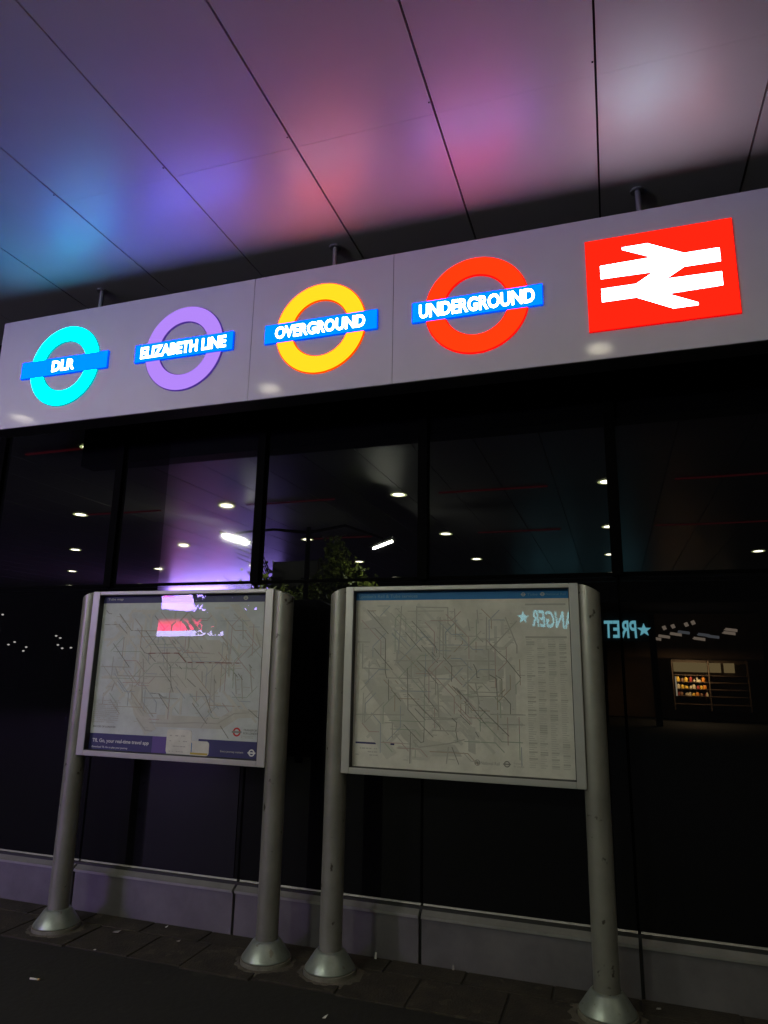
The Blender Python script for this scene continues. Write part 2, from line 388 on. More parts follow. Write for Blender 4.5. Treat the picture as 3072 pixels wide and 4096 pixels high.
for a, b in zip(mull[:-1], mull[1:]):
    x0, x1 = a + 0.014, b - 0.004
    p = MB().bbox(x0, x1, -0.050, 0.05, -0.02, 0.246, 0.002); p.build('plinth_panel', M['plinth'], gw)
    s = MB()
    prof = [(-0.068, 0.2465), (-0.068, 0.262), (-0.060, 0.266), (-0.012, 0.296), (-0.004, 0.3085), (0.05, 0.3085), (0.05, 0.2465)]
    n = len(prof); vs = [(x0, *q) for q in prof] + [(x1, *q) for q in prof]
    s.add(vs, [tuple(range(n)), tuple(range(2 * n - 1, n - 1, -1))] + [(i, (i + 1) % n, (i + 1) % n + n, i + n) for i in range(n)])
    s.build('sill', M['sill'], gw)
MB().box(mull[0], mull[-1], -0.03, 0.06, -0.02, 0.30).build('backing', M['gasket'], gw)
MB().box(mull[0], mull[-1], 0.06, 0.2, -0.02, 4.45).build('core_wall', M['dark_metal'], gw)

# ------------------------------------------------------------------ map signs
def quad_border(mb, x0, x1, z0, z1, l, r, t, b, y0, y1, bev=0.003):
    mb.bbox(x0, x0 + l, y0, y1, z0, z1, bev); mb.bbox(x1 - r, x1, y0, y1, z0, z1, bev)
    mb.bbox(x0 + l + .0003, x1 - r - .0003, y0 + .0004, y1, z1 - t, z1, bev); mb.bbox(x0 + l + .0003, x1 - r - .0003, y0 + .0004, y1, z0, z0 + b, bev)

def map_sign(label, loc, rz, fx, px, warp):
    t = thing('map_sign', label, 'map sign', loc, rz)
    zc = 1.603
    # frame and backing
    f = MB(); quad_border(f, -fx, fx, 1.060, 2.136, fx - 0.634, fx - 0.634, 0.024, 0.034, -0.044, 0.055); f.build('frame', M['frame'], t)
    MB().box(-fx + .01, fx - .01, 0.012, 0.056, 1.064, 2.132).build('back_panel', M['frame'], t)
    g = MB(); quad_border(g, -0.634, 0.634, 1.094, 2.112, 0.004, 0.004, 0.004, 0.004, -0.041, 0.011, 0.001); g.build('gasket', M['gasket'], t)
    for s in (-1, 1):
        c = s * px; r = 0.064; n = 40; mb = MB(); cy = 0.012
        zs = [0.12, 0.5, 1.0, 1.5, 2.0]
        vs = []
        for z in zs + ['top']:
            for k in range(n):
                ang = 2 * math.pi * k / n; vx, vy = math.cos(ang), math.sin(ang)
                q = (s * vx + 1) / 2          # 0 on the inner side, 1 on the outer side
                zz = z if z != 'top' else 2.134 - 0.050 * q ** 1.6
                vs.append((c + r * vx, cy + r * vy, zz))
        L = len(zs) + 1
        mb.add(vs, [(j * n + k, j * n + (k + 1) % n, (j + 1) * n + (k + 1) % n, (j + 1) * n + k) for j in range(L - 1) for k in range(n)], 0, True)
        mb.add(vs[(L - 1) * n:], [tuple(range(n))], 0, False)
        p = mb.build('post', M['post'], t)
        MB().box(s * fx - 0.004 if s > 0 else -fx - 0.004, s * fx + 0.004 if s > 0 else -fx + 0.004, -0.012, 0.04, 1.062, 2.133).build('shadow_gap', M['gasket'], p)
        cb = MB(); cb.lathe([(0.132, 0.036), (0.138, 0.038), (0.137, 0.043), (0.084, 0.118), (0.075, 0.127), (0.066, 0.129)], c, cy, 48, 0, True, caps=False)
        cb.build('base_cover', M['cone'], p)
        cr = MB(); cr.lathe([(0.146, 0.003), (0.144, 0.034), (0.130, 0.037)], c, cy, 48, 0, False, caps=False); cr.build('base_ring', M['cone_ring'], p)
        co_ = MB(); nn = 40
        vv = [(c + (0.215 + rnd.uniform(-.025, .035)) * math.cos(2 * math.pi * k / nn), cy + (0.215 + rnd.uniform(-.025, .035)) * math.sin(2 * math.pi * k / nn) * 0.86, 0.0) for k in range(nn)]
        vi = [(c + 0.15 * math.cos(2 * math.pi * k / nn), cy + 0.15 * math.sin(2 * math.pi * k / nn), 0.017) for k in range(nn)]
        co_.add(vv + vi, [(k, (k + 1) % nn, (k + 1) % nn + nn, k + nn) for k in range(nn)], 0, True)
        co_.build('mortar_collar', M['mortar'], p)
    # clear cover, very slightly twisted in its frame
    nx = nz = 16; vs = []
    for k in range(nz + 1):
        for i in range(nx + 1):
            u, w = -0.6335 + 1.267 * i / nx, -0.5085 + 1.017 * k / nz
            vs.append((u, -0.0235 + warp[2] * w + warp[0] * u + warp[1] * w * math.exp(-((u - 0.24) / 0.26) ** 2) + 0.0002 * math.sin(7 * u + 3 * w), zc + w))
    gl = MB(); gl.add(vs, [(k * (nx + 1) + i, k * (nx + 1) + i + 1, (k + 1) * (nx + 1) + i + 1, (k + 1) * (nx + 1) + i) for k in range(nz) for i in range(nx)], 0, True)
    gl.build('cover_glass', M['cover'], t, fix=False)
    return t, zc

def lines(mb, data, w, y, zc, mi=0):
    for pts in data: mb.strip([(x, z + zc) for x, z in pts], w, y - 0.0004, y + 0.0004, mi)

YP = 0.0     # face of the printed sheet
def rects(mb, lst, zc, y, mi=0):
    for x0, x1, z0, z1 in lst: mb.box(x0, x1, y - 0.0004, y + 0.0003, zc + z0, zc + z1, mi)
def poly(mb, pts, zc, y, mi=0):
    mb.k = getattr(mb, 'k', 0) + 1; y -= 1.5e-5 * mb.k
    mb.prism([(x, z + zc) for x, z in pts], y - 0.0003, y + 0.0003, mi)
def fine_print(mb, x0, x1, z0, z1, step, zc, y, h, mi=0, fill=0.75, seed=1):
    r = random.Random(seed); z = z1
    while z > z0:
        x = x0
        while x < x1:
            w = r.uniform(0.006, 0.022)
            if r.random() < fill and x + w < x1: mb.box(x, x + w, y - 0.0004, y + 0.0003, zc + z - h, zc + z, mi)
            x += w + 0.004
        z -= step
def stations(mb, data, zc, y, seed, mi=0, every=0.045, prob=0.8):
    """ticks and tiny station names beside the lines"""
    r = random.Random(seed)
    for pts in data:
        for (ax, az), (bx, bz) in zip(pts[:-1], pts[1:]):
            L = math.hypot(bx - ax, bz - az); n = int(L / every)
            for k in range(n):
                if r.random() > prob: continue
                q = (k + 0.5) / n; x = ax + (bx - ax) * q; z = az + (bz - az) * q
                w = r.uniform(0.012, 0.034); sd = r.choice((-1, 1))
                x0 = x + sd * 0.009 if sd > 0 else x - 0.009 - w
                yj = y - r.uniform(0, 3e-4); mb.box(x0, x0 + w, yj - 0.0004, yj + 0.0003, zc + z - 0.0022, zc + z + 0.0022, mi)
def small_roundel(parent, name, x, z, ro, zc, mats, y):
    mb = MB(); ring(mb, x, zc + z, ro, ro * 0.62, y - 0.0006, y + 0.0002, 40, 0, 0, 0.0001)
    mb.box(x - ro * 1.24, x + ro * 1.24, y - 0.0009, y, zc + z - ro * 0.2, zc + z + ro * 0.2, 1)
    return mb.build(name, mats, parent)

# ---- left map
LM, zc = map_sign('metal framed map sign with a navy footer banner, standing on two posts', (-2.7205, 3.9165, 0), 0.0177, 0.690, 0.7375, (-0.024, 0.0, 0.0))
sh = MB().box(-0.632, 0.632, 0.0, 0.010, zc - 0.5075, zc + 0.5075).build('map_sheet', M['paper_cool'], LM)
L_DARK = [[(-0.489,0.383),(-0.381,0.27),(-0.304,0.268)],[(-0.598,0.31),(-0.483,0.309),(-0.414,0.251)],[(-0.304,0.268),(-0.265,0.268),(-0.094,0.085),(-0.05,0.038),(-0.042,-0.031)],[(-0.203,0.368),(-0.118,0.28)],[(-0.514,0.181),(-0.37,0.029)],[(-0.297,0.164),(-0.259,0.124),(-0.226,0.116),(-0.168,0.068)],[(-0.133,0.036),(-0.039,-0.063)],[(0.083,-0.039),(0.15,-0.087)],[(0.181,-0.099),(0.228,-0.139),(0.28,-0.243)],[(-0.183,-0.135),(-0.117,-0.138),(-0.09,-0.158),(-0.059,-0.157)],[(-0.119,-0.143),(-0.044,-0.227)],[(0.136,-0.19),(0.251,-0.31)],[(0.35,-0.321),(0.412,-0.392)],[(-0.037,-0.073),(-0.013,-0.125)],[(-0.599,0.406),(-0.575,0.385),(-0.552,0.383)],[(-0.052,0.209),(-0.023,0.183)],[(0.165,0.174),(0.18,0.152)],[(0.525,0.058),(0.546,0.038)],[(-0.012,0.054),(0.006,0.039)],[(0.018,0.039),(0.036,0.023)],[(0.541,-0.214),(0.614,-0.266)],[(0.423,0.005),(0.449,-0.02)],[(0.453,0.0),(0.485,-0.035)],[(0.284,-0.039),(0.298,-0.06)]]
L_GREY = [[(-0.477,0.019),(-0.454,-0.029),(-0.245,-0.031),(-0.011,-0.028)],[(-0.596,0.028),(-0.37,0.027)],[(-0.259,-0.078),(-0.243,-0.194),(-0.149,-0.284)],[(0.281,-0.014),(0.295,-0.218)],[(0.43,-0.011),(0.446,-0.122)],[(0.475,-0.01),(0.492,-0.151)],[(0.374,0.154),(0.385,-0.012)],[(0.328,0.196),(0.365,0.165),(0.374,0.149)],[(0.068,0.04),(0.088,0.024),(0.15,0.023)],[(0.515,0.104),(0.594,0.172),(0.562,0.25)],[(-0.17,-0.321),(-0.008,-0.32),(0.161,-0.308),(0.328,-0.307),(0.395,-0.269),(0.439,-0.243),(0.543,-0.234)],[(-0.228,-0.167),(0.023,-0.165)],[(-0.274,-0.299),(-0.201,-0.369),(-0.151,-0.372)],[(-0.089,0.15),(-0.074,0.021)],[(-0.127,-0.164),(-0.177,-0.166)],[(0.396,0.377),(0.461,0.324),(0.47,0.218)],[(-0.492,-0.127),(-0.474,-0.073)],[(-0.042,-0.031),(-0.031,-0.125)],[(0.212,-0.336),(0.254,-0.28)],[(-0.267,0.082),(-0.247,-0.067)],[(0.104,0.109),(0.113,0.025)],[(-0.155,0.063),(0.268,0.065)],[(0.188,0.01),(0.195,-0.057)],[(-0.01,0.118),(0.036,0.162)],[(0.531,0.053),(0.556,-0.109)]]
L_RED = [[(-0.226,0.12),(-0.137,0.122),(0.002,0.124),(0.065,0.066),(0.207,0.066),(0.471,0.067)]]
z = MB()
poly(z, [(-0.36, -0.08), (-0.26, -0.10), (-0.24, -0.20), (-0.12, -0.36), (-0.20, -0.40), (-0.30, -0.27)], zc, -0.0005, 0)
poly(z, [(-0.12, -0.27), (0.34, -0.27), (0.44, -0.215), (0.60, -0.215), (0.60, -0.26), (0.47, -0.27), (0.36, -0.34), (-0.13, -0.345)], zc, -0.0005, 0)
poly(z, [(-0.26, 0.21), (0.30, 0.21), (0.36, 0.15), (0.36, -0.05), (0.28, -0.13), (-0.22, -0.13), (-0.30, -0.03), (-0.30, 0.15)], zc, -0.0005, 1)
poly(z, [(0.42, 0.44), (0.62, 0.22), (0.62, 0.14), (0.36, 0.44)], zc, -0.0005, 1)
z.build('zone_shading', [M['zone'], M['zone2']], sh)
ln = MB(); lines(ln, L_GREY, 0.0075, -0.0013, zc, 1); lines(ln, L_RED, 0.006, -0.0021, zc, 2); lines(ln, L_DARK, 0.0042, -0.0029, zc, 0)
ln.build('route_lines', [M['ink'], M['ink_grey'], M['ink_red']], sh)
def faint(mb, x0, x1, z0, z1, n, w, y, zc, seed, mi):
    r = random.Random(seed)
    for k in range(n):
        x, z_ = r.uniform(x0, x1), r.uniform(z0, z1); L = r.uniform(0.05, 0.22); ang = math.radians(r.choice((0, 0, -45, -45, -45, 45, 90, 90)))
        pts = [(x, z_), (x + L * math.cos(ang), z_ + L * math.sin(ang))]
        if r.random() < 0.6:
            a2 = ang + math.radians(r.choice((-45, 45))); L2 = r.uniform(0.03, 0.12); pts.append((pts[1][0] + L2 * math.cos(a2), pts[1][1] + L2 * math.sin(a2)))
        if all(x0 <= p[0] <= x1 and z0 <= p[1] <= z1 for p in pts): mb.strip([(p[0], p[1] + zc) for p in pts], w, y - 0.0004, y + 0.0002, mi)
fl = MB(); faint(fl, -0.60, 0.61, -0.30, 0.43, 90, 0.015, -0.0005, zc, 71, 0); fl.build('soft_bands', M['zone2'], sh)
fl = MB()
for q in range(5): faint(fl, -0.60, 0.61, -0.30, 0.43, 27, 0.0042, -0.0007 - 0.0001 * q, zc, 31 + q, q)
fl.build('route_lines', M['ink_tints'], sh)
st = MB(); stations(st, L_DARK + L_GREY + L_RED, zc, -0.0037, 5); fine_print(st, -0.62, -0.40, -0.33, -0.19, 0.0125, zc, -0.0037, 0.005, 0, 0.8, 3)
fine_print(st, 0.50, 0.60, -0.385, -0.372, 0.009, zc, -0.0037, 0.004, 0, 0.9, 4)
st.build('small_print', M['ink_pale'], sh)['kind'] = 'stuff'
hd = MB(); hd.box(-0.632, 0.632, -0.0008, 0.0, zc + 0.455, zc + 0.5075); hb = hd.build('header_band', M['navy'], sh)
ft = MB(); ft.box(-0.632, -0.14, -0.0008, 0.0, zc - 0.5075, zc - 0.403, 0); ft.box(-0.14, -0.030, -0.0008, 0.0, zc - 0.5075, zc - 0.403, 1); ft.build('footer_band', [M['navy'], M['violet']], sh); ft = MB()
ft.box(0.20, 0.632, -0.0008, 0.0, zc - 0.5075, zc - 0.405, 0); ft.build('footer_band', [M['navy'], M['violet']], sh)
def rrect(x0, x1, z0, z1, r, n=6):
    pts = []
    for cx, cz, a0 in ((x1 - r, z1 - r, 0), (x0 + r, z1 - r, 90), (x0 + r, z0 + r, 180), (x1 - r, z0 + r, 270)):
        pts += [(cx + r * math.cos(math.radians(a0 + 90 * k / n)), cz + r * math.sin(math.radians(a0 + 90 * k / n))) for k in range(n + 1)]
    return pts
ph = MB(); ph.prism([(a, zc + b) for a, b in rrect(-0.034, 0.15, -0.503, -0.355, 0.02)], -0.0016, 0.0002, 0); ph.prism([(a, zc + b) for a, b in rrect(0.13, 0.279, -0.505, -0.418, 0.02)], -0.0030, 0.0002, 0)
ph.box(0.148, 0.272, -0.0036, -0.0031, zc - 0.500, zc - 0.488, 2); ph.box(0.152, 0.157, -0.0036, -0.0031, zc - 0.487, zc - 0.43, 3)
fine_print(ph, -0.01, 0.12, -0.495, -0.39, 0.032, zc, -0.0020, 0.006, 1, 0.5, 9); ph.build('phone_picture', [M['paper'], M['ink_grey'], M['yellow_ink'], M['rail_blue']], sh)
LET = [M['white_ink'], M['ink_pale'], M['ink']]
lt = MB(); Y = -0.0012
lt = MB(); put_text(lt, 'Tube map', -0.596, zc + 0.481, Y, 0.125, 0.020, 0.01, 0.0006, 'L', mi=1); lt.build('lettering', LET, sh)
lt = MB(); put_text(lt, 'TfL Go, your real-time travel app', -0.602, zc - 0.451, Y, 0.437, 0.030, 0.015, 0.0006, 'L', mi=0); lt.build('lettering', LET, sh)
lt = MB(); put_text(lt, 'Download TfL Go to plan your journey', -0.602, zc - 0.4895, Y, 0.279, 0.015, 0.012, 0.0006, 'L', mi=0); lt.build('lettering', LET, sh)
lt = MB(); put_text(lt, 'Every journey matters', 0.36, zc - 0.472, Y, 0.16, 0.015, 0.012, 0.0006, 'L', mi=1); lt.build('lettering', LET, sh)
lt = MB(); put_text(lt, 'MAYOR OF LONDON', -0.609, zc - 0.360, -0.0006, 0.175, 0.012, 0.02, 0.0006, 'L', mi=2); lt.build('lettering', LET, sh)
lt = MB(); put_text(lt, 'TRANSPORT', 0.512, zc - 0.338, -0.0006, 0.105, 0.013, 0.02, 0.0006, 'L', mi=2); lt.build('lettering', LET, sh)
lt = MB(); put_text(lt, 'FOR LONDON', 0.512, zc - 0.357, -0.0006, 0.112, 0.013, 0.02, 0.0006, 'L', mi=2); lt.build('lettering', LET, sh)
small_roundel(sh, 'red_roundel', 0.466, -0.352, 0.027, zc, [M['red_ink'], M['ink']], -0.0003)
small_roundel(sh, 'white_roundel', 0.577, -0.470, 0.021, zc, [M['white_ink'], M['white_ink']], -0.0012)
small_roundel(sh, 'white_roundel', 0.472, 0.481, 0.014, zc, [M['ink_pale'], M['ink_pale']], -0.0012)

# ---- right map
RM, zc = map_sign('metal framed map sign with a bright blue header, on two posts beside the hanging leaves', (-0.8535, 3.939, 0), 0.0171, 0.6835, 0.7335, (-0.0225, -0.003, -0.006))
sh = MB().box(-0.632, 0.632, 0.0, 0.010, zc - 0.5075, zc + 0.5075).build('map_sheet', M['paper'], RM)
R_DARK = [[(-0.556,0.397),(-0.421,0.253)],[(-0.505,0.284),(-0.438,0.223),(-0.437,0.037),(-0.428,-0.001)],[(-0.276,0.328),(-0.131,0.181),(-0.126,0.144)],[(-0.315,0.262),(-0.216,0.153)],[(-0.244,0.099),(-0.198,0.057),(-0.119,-0.031)],[(-0.086,0.123),(-0.036,0.07),(-0.038,-0.014)],[(-0.508,0.167),(-0.393,0.043)],[(0.09,0.083),(0.106,0.052),(0.109,0.01),(0.122,0.011)],[(0.183,0.199),(0.272,0.117),(0.354,0.015)],[(-0.009,-0.05),(0.151,-0.239)],[(0.12,-0.149),(0.281,-0.298)],[(-0.301,0.055),(-0.295,-0.178),(-0.196,-0.279),(-0.146,-0.323)],[(-0.293,-0.094),(-0.107,-0.265),(-0.102,-0.28)],[(-0.197,-0.091),(-0.119,-0.183)],[(-0.253,-0.172),(-0.191,-0.232)],[(-0.397,-0.07),(-0.339,-0.132)],[(-0.416,-0.012),(-0.413,-0.129)],[(-0.32,-0.263),(-0.217,-0.357),(-0.201,-0.351),(-0.198,-0.279)],[(0.181,0.027),(0.218,0.007),(0.221,-0.09)],[(0.218,0.023),(0.249,0.003),(0.248,-0.089)],[(0.258,-0.089),(0.294,-0.128),(0.293,-0.183)],[(-0.025,-0.045),(0.045,-0.11),(0.043,-0.187)],[(-0.036,-0.216),(-0.009,-0.24),(-0.015,-0.281),(-0.004,-0.341)],[(-0.279,-0.303),(-0.281,-0.472)],[(-0.216,0.186),(-0.12,0.09)],[(-0.154,0.149),(-0.131,0.122)],[(0.098,-0.286),(0.113,-0.311)],[(-0.037,-0.373),(0.001,-0.461)],[(0.012,-0.198),(0.066,-0.247)]]
R_GREY = [[(-0.341,0.417),(-0.355,0.158),(-0.314,0.125)],[(-0.247,0.416),(-0.248,0.213)],[(-0.247,0.411),(-0.059,0.406),(-0.058,0.316),(-0.036,0.295)],[(-0.104,0.349),(-0.109,0.122)],[(-0.494,0.096),(-0.47,0.058)],[(-0.366,0.157),(-0.365,0.087),(-0.277,0.002),(-0.279,0.12)],[(0.168,0.348),(0.164,0.168),(0.177,0.168),(0.177,0.001)],[(0.339,0.326),(0.188,0.168)],[(0.276,0.347),(0.337,0.19),(0.336,0.149)],[(0.114,0.391),(0.119,0.316)],[(0.239,-0.002),(0.239,-0.084)],[(-0.058,-0.374),(-0.069,-0.46)],[(-0.119,-0.037),(-0.113,-0.213)],[(-0.581,0.194),(-0.58,0.051),(-0.44,0.048)],[(0.057,0.093),(0.056,-0.187)],[(-0.428,-0.003),(-0.232,-0.003)],[(-0.383,0.097),(0.208,0.103)],[(0.056,-0.094),(0.258,-0.091)],[(-0.611,-0.216),(-0.32,-0.209)],[(-0.174,-0.226),(-0.009,-0.222)],[(0.183,-0.187),(0.36,-0.184)],[(0.245,-0.24),(0.359,-0.237)],[(-0.019,0.398),(-0.014,0.306),(0.014,0.273)],[(-0.611,0.205),(-0.539,0.204)],[(-0.577,0.284),(-0.505,0.286)],[(0.059,0.338),(0.069,0.273)],[(0.113,0.241),(0.145,0.21)],[(-0.087,0.306),(-0.086,0.123)],[(-0.198,0.057),(-0.197,-0.091)],[(-0.131,0.058),(-0.132,-0.089)],[(-0.042,0.07),(0.057,0.077)],[(0.1,-0.021),(0.12,-0.133)],[(-0.232,-0.008),(-0.186,-0.07)],[(-0.434,-0.257),(-0.388,-0.255),(-0.387,-0.339)],[(-0.151,-0.287),(-0.02,-0.286)],[(-0.262,-0.354),(-0.228,-0.383),(-0.053,-0.354),(0.033,-0.329)]]
z = MB()
poly(z, [(-0.47, 0.00), (-0.40, -0.02), (-0.18, -0.34), (-0.02, -0.36), (0.02, -0.42), (-0.20, -0.43), (-0.32, -0.34), (-0.52, -0.10), (-0.58, -0.02)], zc, -0.0005, 0)
poly(z, [(-0.36, 0.17), (0.17, 0.19), (0.26, 0.10), (0.26, 0.02), (0.10, -0.03), (0.04, 0.04), (-0.10, 0.02), (-0.30, 0.00), (-0.38, 0.08)], zc, -0.0005, 0)
poly(z, [(0.055, -0.26), (0.096, -0.26), (0.096, -0.405), (0.055, -0.39)], zc, -0.0005, 0)
poly(z, [(0.27, 0.10), (0.325, 0.08), (0.325, -0.25), (0.27, -0.25)], zc, -0.0005, 1)
poly(z, [(-0.61, -0.22), (-0.55, -0.20), (-0.36, -0.42), (-0.42, -0.46)], zc, -0.0005, 1)
poly(z, [(-0.60, 0.32), (-0.42, 0.36), (-0.38, 0.20), (-0.52, 0.10), (-0.60, 0.14)], zc, -0.0005, 1)
poly(z, [(0.10, -0.10), (0.24, -0.10), (0.24, -0.24), (0.14, -0.26)], zc, -0.0005, 1)
z.build('zone_shading', [M['zone'], M['zone2']], sh)
ln = MB(); lines(ln, R_GREY, 0.0065, -0.0013, zc, 1); lines(ln, R_DARK, 0.0044, -0.0021, zc, 0)
ln.build('route_lines', [M['ink'], M['ink_grey']], sh)
fl = MB(); faint(fl, -0.61, 0.36, -0.47, 0.43, 110, 0.017, -0.0005, zc, 72, 0); fl.build('soft_bands', M['zone2'], sh)
fl = MB()
for q in range(5): faint(fl, -0.61, 0.36, -0.47, 0.43, 27, 0.0045, -0.0007 - 0.0001 * q, zc, 51 + q, q)
fl.build('route_lines', M['ink_tints'], sh)
st = MB(); stations(st, R_DARK + R_GREY, zc, -0.0037, 11, every=0.032); st.build('small_print', M['ink_pale'], sh)['kind'] = 'stuff'
ix = MB(); r7 = random.Random(4)
ix.box(0.388, 0.611, -0.0009, 0.0, zc + 0.416, zc + 0.425, 1); ix.box(0.386, 0.611, -0.0009, 0.0, zc + 0.232, zc + 0.243, 1)
for c0, c1 in ((0.389, 0.434), (0.449, 0.490), (0.508, 0.549), (0.568, 0.606)):
    zz = 0.226
    while zz > -0.46:
        hgt = r7.choice((0.0065, 0.0065, 0.0065, 0.011))
        x = c0
        x2 = c0 + (c1 - c0) * r7.uniform(0.55, 1.0) if hgt < 0.01 else c1
        ix.box(c0, x2, -0.0009, 0.0, zc + zz - hgt * 0.75, zc + zz, 0 if hgt < 0.01 else 2); zz -= 0.0115
ix.build('station_index', [M['zone'], M['ink_grey'], M['ink_pale']], sh)
MB().box(-0.632, 0.632, -0.0008, 0.0, zc + 0.454, zc + 0.5075).build('header_band', M['rail_blue'], sh)
k2 = MB(); k2.box(-0.612, -0.375, -0.0008, 0.0, zc - 0.379, zc - 0.369, 0); fine_print(k2, -0.61, -0.45, -0.44, -0.40, 0.018, zc, -0.0005, 0.007, 1, 0.6, 8); k2.build('key_panel', [M['navy'], M['ink_pale']], sh)
LET = [M['white_ink'], M['ink_grey'], M['ink'], mat('header_lettering', (0.10, 0.25, 0.42), 0.6)]
lt = MB(); Y = -0.0012
lt = MB(); put_text(lt, "London's Rail & Tube services", -0.613, zc + 0.478, Y, 0.37, 0.022, 0.01, 0.0006, 'L', mi=3); lt.build('lettering', LET, sh)
lt = MB(); put_text(lt, 'Tube', 0.400, zc + 0.478, Y, 0.06, 0.014, 0.01, 0.0006, 'L', mi=3); lt.build('lettering', LET, sh)
lt = MB(); put_text(lt, 'National Rail', 0.505, zc + 0.478, Y, 0.11, 0.014, 0.01, 0.0006, 'L', mi=3); lt.build('lettering', LET, sh)
lt = MB(); put_text(lt, 'National Rail', 0.124, zc - 0.447, -0.0006, 0.104, 0.017, 0.02, 0.0006, 'L', mi=1); lt.build('lettering', LET, sh)
lt = MB(); put_text(lt, 'Transport', 0.303, zc - 0.441, -0.0006, 0.05, 0.010, 0.01, 0.0006, 'L', mi=1); lt.build('lettering', LET, sh)
lt = MB(); put_text(lt, 'for London', 0.303, zc - 0.455, -0.0006, 0.055, 0.010, 0.01, 0.0006, 'L', mi=1); lt.build('lettering', LET, sh)
small_roundel(sh, 'header_roundel', 0.380, 0.478, 0.011, zc, [M['ink_pale'], M['ink_pale']], -0.0012)
small_roundel(sh, 'header_roundel', 0.487, 0.478, 0.011, zc, [M['ink_pale'], M['ink_pale']], -0.0012)
small_roundel(sh, 'footer_roundel', 0.268, -0.446, 0.017, zc, [M['ink'], M['ink']], -0.0006)
nr = MB(); ring(nr, 0.105, zc - 0.447, 0.016, 0.013, -0.0012, -0.0002, 32, 0, 0, 0.0001)
sc_ = 0.030; nr.prism([(0.105 + (x - 0.353) / 0.64 * sc_, zc - 0.447 + (z_ - 3.812) / 0.64 * sc_) for x, z_ in P1], -0.0012, -0.0003, 0)
nr.build('rail_mark', M['ink'], sh)

# ------------------------------------------------------------------ litter on the ground
def litter(name, label, cat, x, y, z, pts, m):
    mb = MB(); n = len(pts)
    mb.add([(a, b, 0.001 + c) for a, b, c in pts] + [(a, b, 0.003 + c) for a, b, c in pts], [tuple(range(n - 1, -1, -1)), tuple(range(n, 2 * n))] + [(i, (i + 1) % n, (i + 1) % n + n, i + n) for i in range(n)])
    o = mb.build(name, m); o.location = (x, y, z); return tag(o, label, cat)
cg = thing('cigarette_butt', 'white cigarette butt lying on the dark tarmac in front of the left map sign', 'cigarette butt', (-3.029, 3.31, 0.0), 0.12)
cb = MB(); cb.tube([(-0.024, 0, 0.006), (0.022, 0.001, 0.006)], [0.0052, 0.0048], 12); cb.build('paper_end', M['white_litter'], cg)
MB().tube([(0.0221, 0.001, 0.006), (0.034, 0.0015, 0.006)], [0.0051, 0.005], 12).build('filter_tip', M['filter'], cg)
LW = M['white_litter']
grey_l = mat('grey_litter', (0.22, 0.21, 0.19), 0.8, var=0.3, scale=30)
litter('paper_scrap', 'grey torn paper scrap between the left sign posts near the plinth', 'litter', -3.047, 3.985, 0.012, [(-.024, -.012, 0), (.02, -.014, .004), (.026, .006, .012), (0, .014, .003), (-.02, .01, 0)], grey_l)
litter('paper_scrap', 'tiny white curled scrap close to the plinth behind the left sign', 'litter', -2.81, 4.165, 0.012, [(-.009, -.004, 0), (.006, -.006, .003), (.009, .003, .010), (-.004, .006, .002)], LW)
litter('paper_scrap', 'small pale scrap on the paving left of the second post base', 'litter', -2.607, 4.0, 0.012, [(-.013, -.004, 0), (.01, -.007, .002), (.012, .006, .007), (-.006, .007, .001)], grey_l)
litter('paper_scrap', 'white speck of litter on the tarmac between the left base and second base', 'litter', -2.984, 3.715, 0.012, [(-.008, -.003, 0), (.007, -.003, .0), (.007, .004, .003), (-.006, .004, .001)], LW)
litter('paper_scrap', 'upright sliver of litter in the crack under the plinth behind the right map', 'litter', -0.949, 4.205, 0.012, [(-.006, -.002, 0), (.006, -.002, 0), (.005, .002, .022), (-.004, .002, .024)], grey_l)
litter('paper_scrap', 'upright white sliver of litter beside the third post base', 'litter', -1.404, 4.19, 0.012, [(-.007, -.002, 0), (.006, -.002, 0), (.006, .003, .030), (-.004, .003, .032)], LW)
litter('paper_scrap', 'pale litter wisp at the bottom edge, on the paving in front of the third base', 'litter', -1.41, 3.459, 0.012, [(-.012, -.006, 0), (.006, -.010, .004), (.012, .008, .014), (-.008, .010, .002)], LW)
litter('paper_scrap', 'grey flat scrap on the paving right of the fourth post base', 'litter', 0.119, 4.13, 0.012, [(-.012, -.006, 0), (.012, -.007, .002), (.010, .006, .004), (-.009, .007, .001)], grey_l)

# ------------------------------------------------------------------ the forecourt behind the viewer, seen mirrored in the glass
# lit advertising screen hung under the far edge of the canopy
ad = thing('advertising_screen', 'bright white and red lit advertising screen, mirrored in the left map and glass', 'screen', (-13.45, -13.0, 0))
MB().bbox(-2.25, 2.5, -0.20, -0.01, 2.50, 4.42, 0.01).build('casing', M['dark_metal'], ad)
wsc = emit('white_screen', (0.37, 0.25, 1.0), 66.0); wcap = emit('caption_white', (0.55, 0.48, 1.0), 30.0)
wp = MB().add([(-2.15, 0.0, 4.395), (2.4, 0.0, 4.395), (2.4, 0.0, 3.28), (0.3, 0.0, 3.32), (-2.12, 0.0, 3.58)], [(0, 1, 2, 3, 4)]).build('white_picture', wsc, ad)
rs = bpy.data.materials.new('red_screen'); rs.use_nodes = True; nt = rs.node_tree; nt.nodes.clear()
tc = nt.nodes.new('ShaderNodeTexCoord'); sp = nt.nodes.new('ShaderNodeSeparateXYZ'); mr = nt.nodes.new('ShaderNodeMapRange'); mr.inputs[1].default_value = 3.24; mr.inputs[2].default_value = 2.92
mr.inputs[3].default_value = 0.2; mr.inputs[4].default_value = 38.0
em_ = nt.nodes.new('ShaderNodeEmission'); em_.inputs[0].default_value = (1.0, 0.008, 0.13, 1); oo = nt.nodes.new('ShaderNodeOutputMaterial')
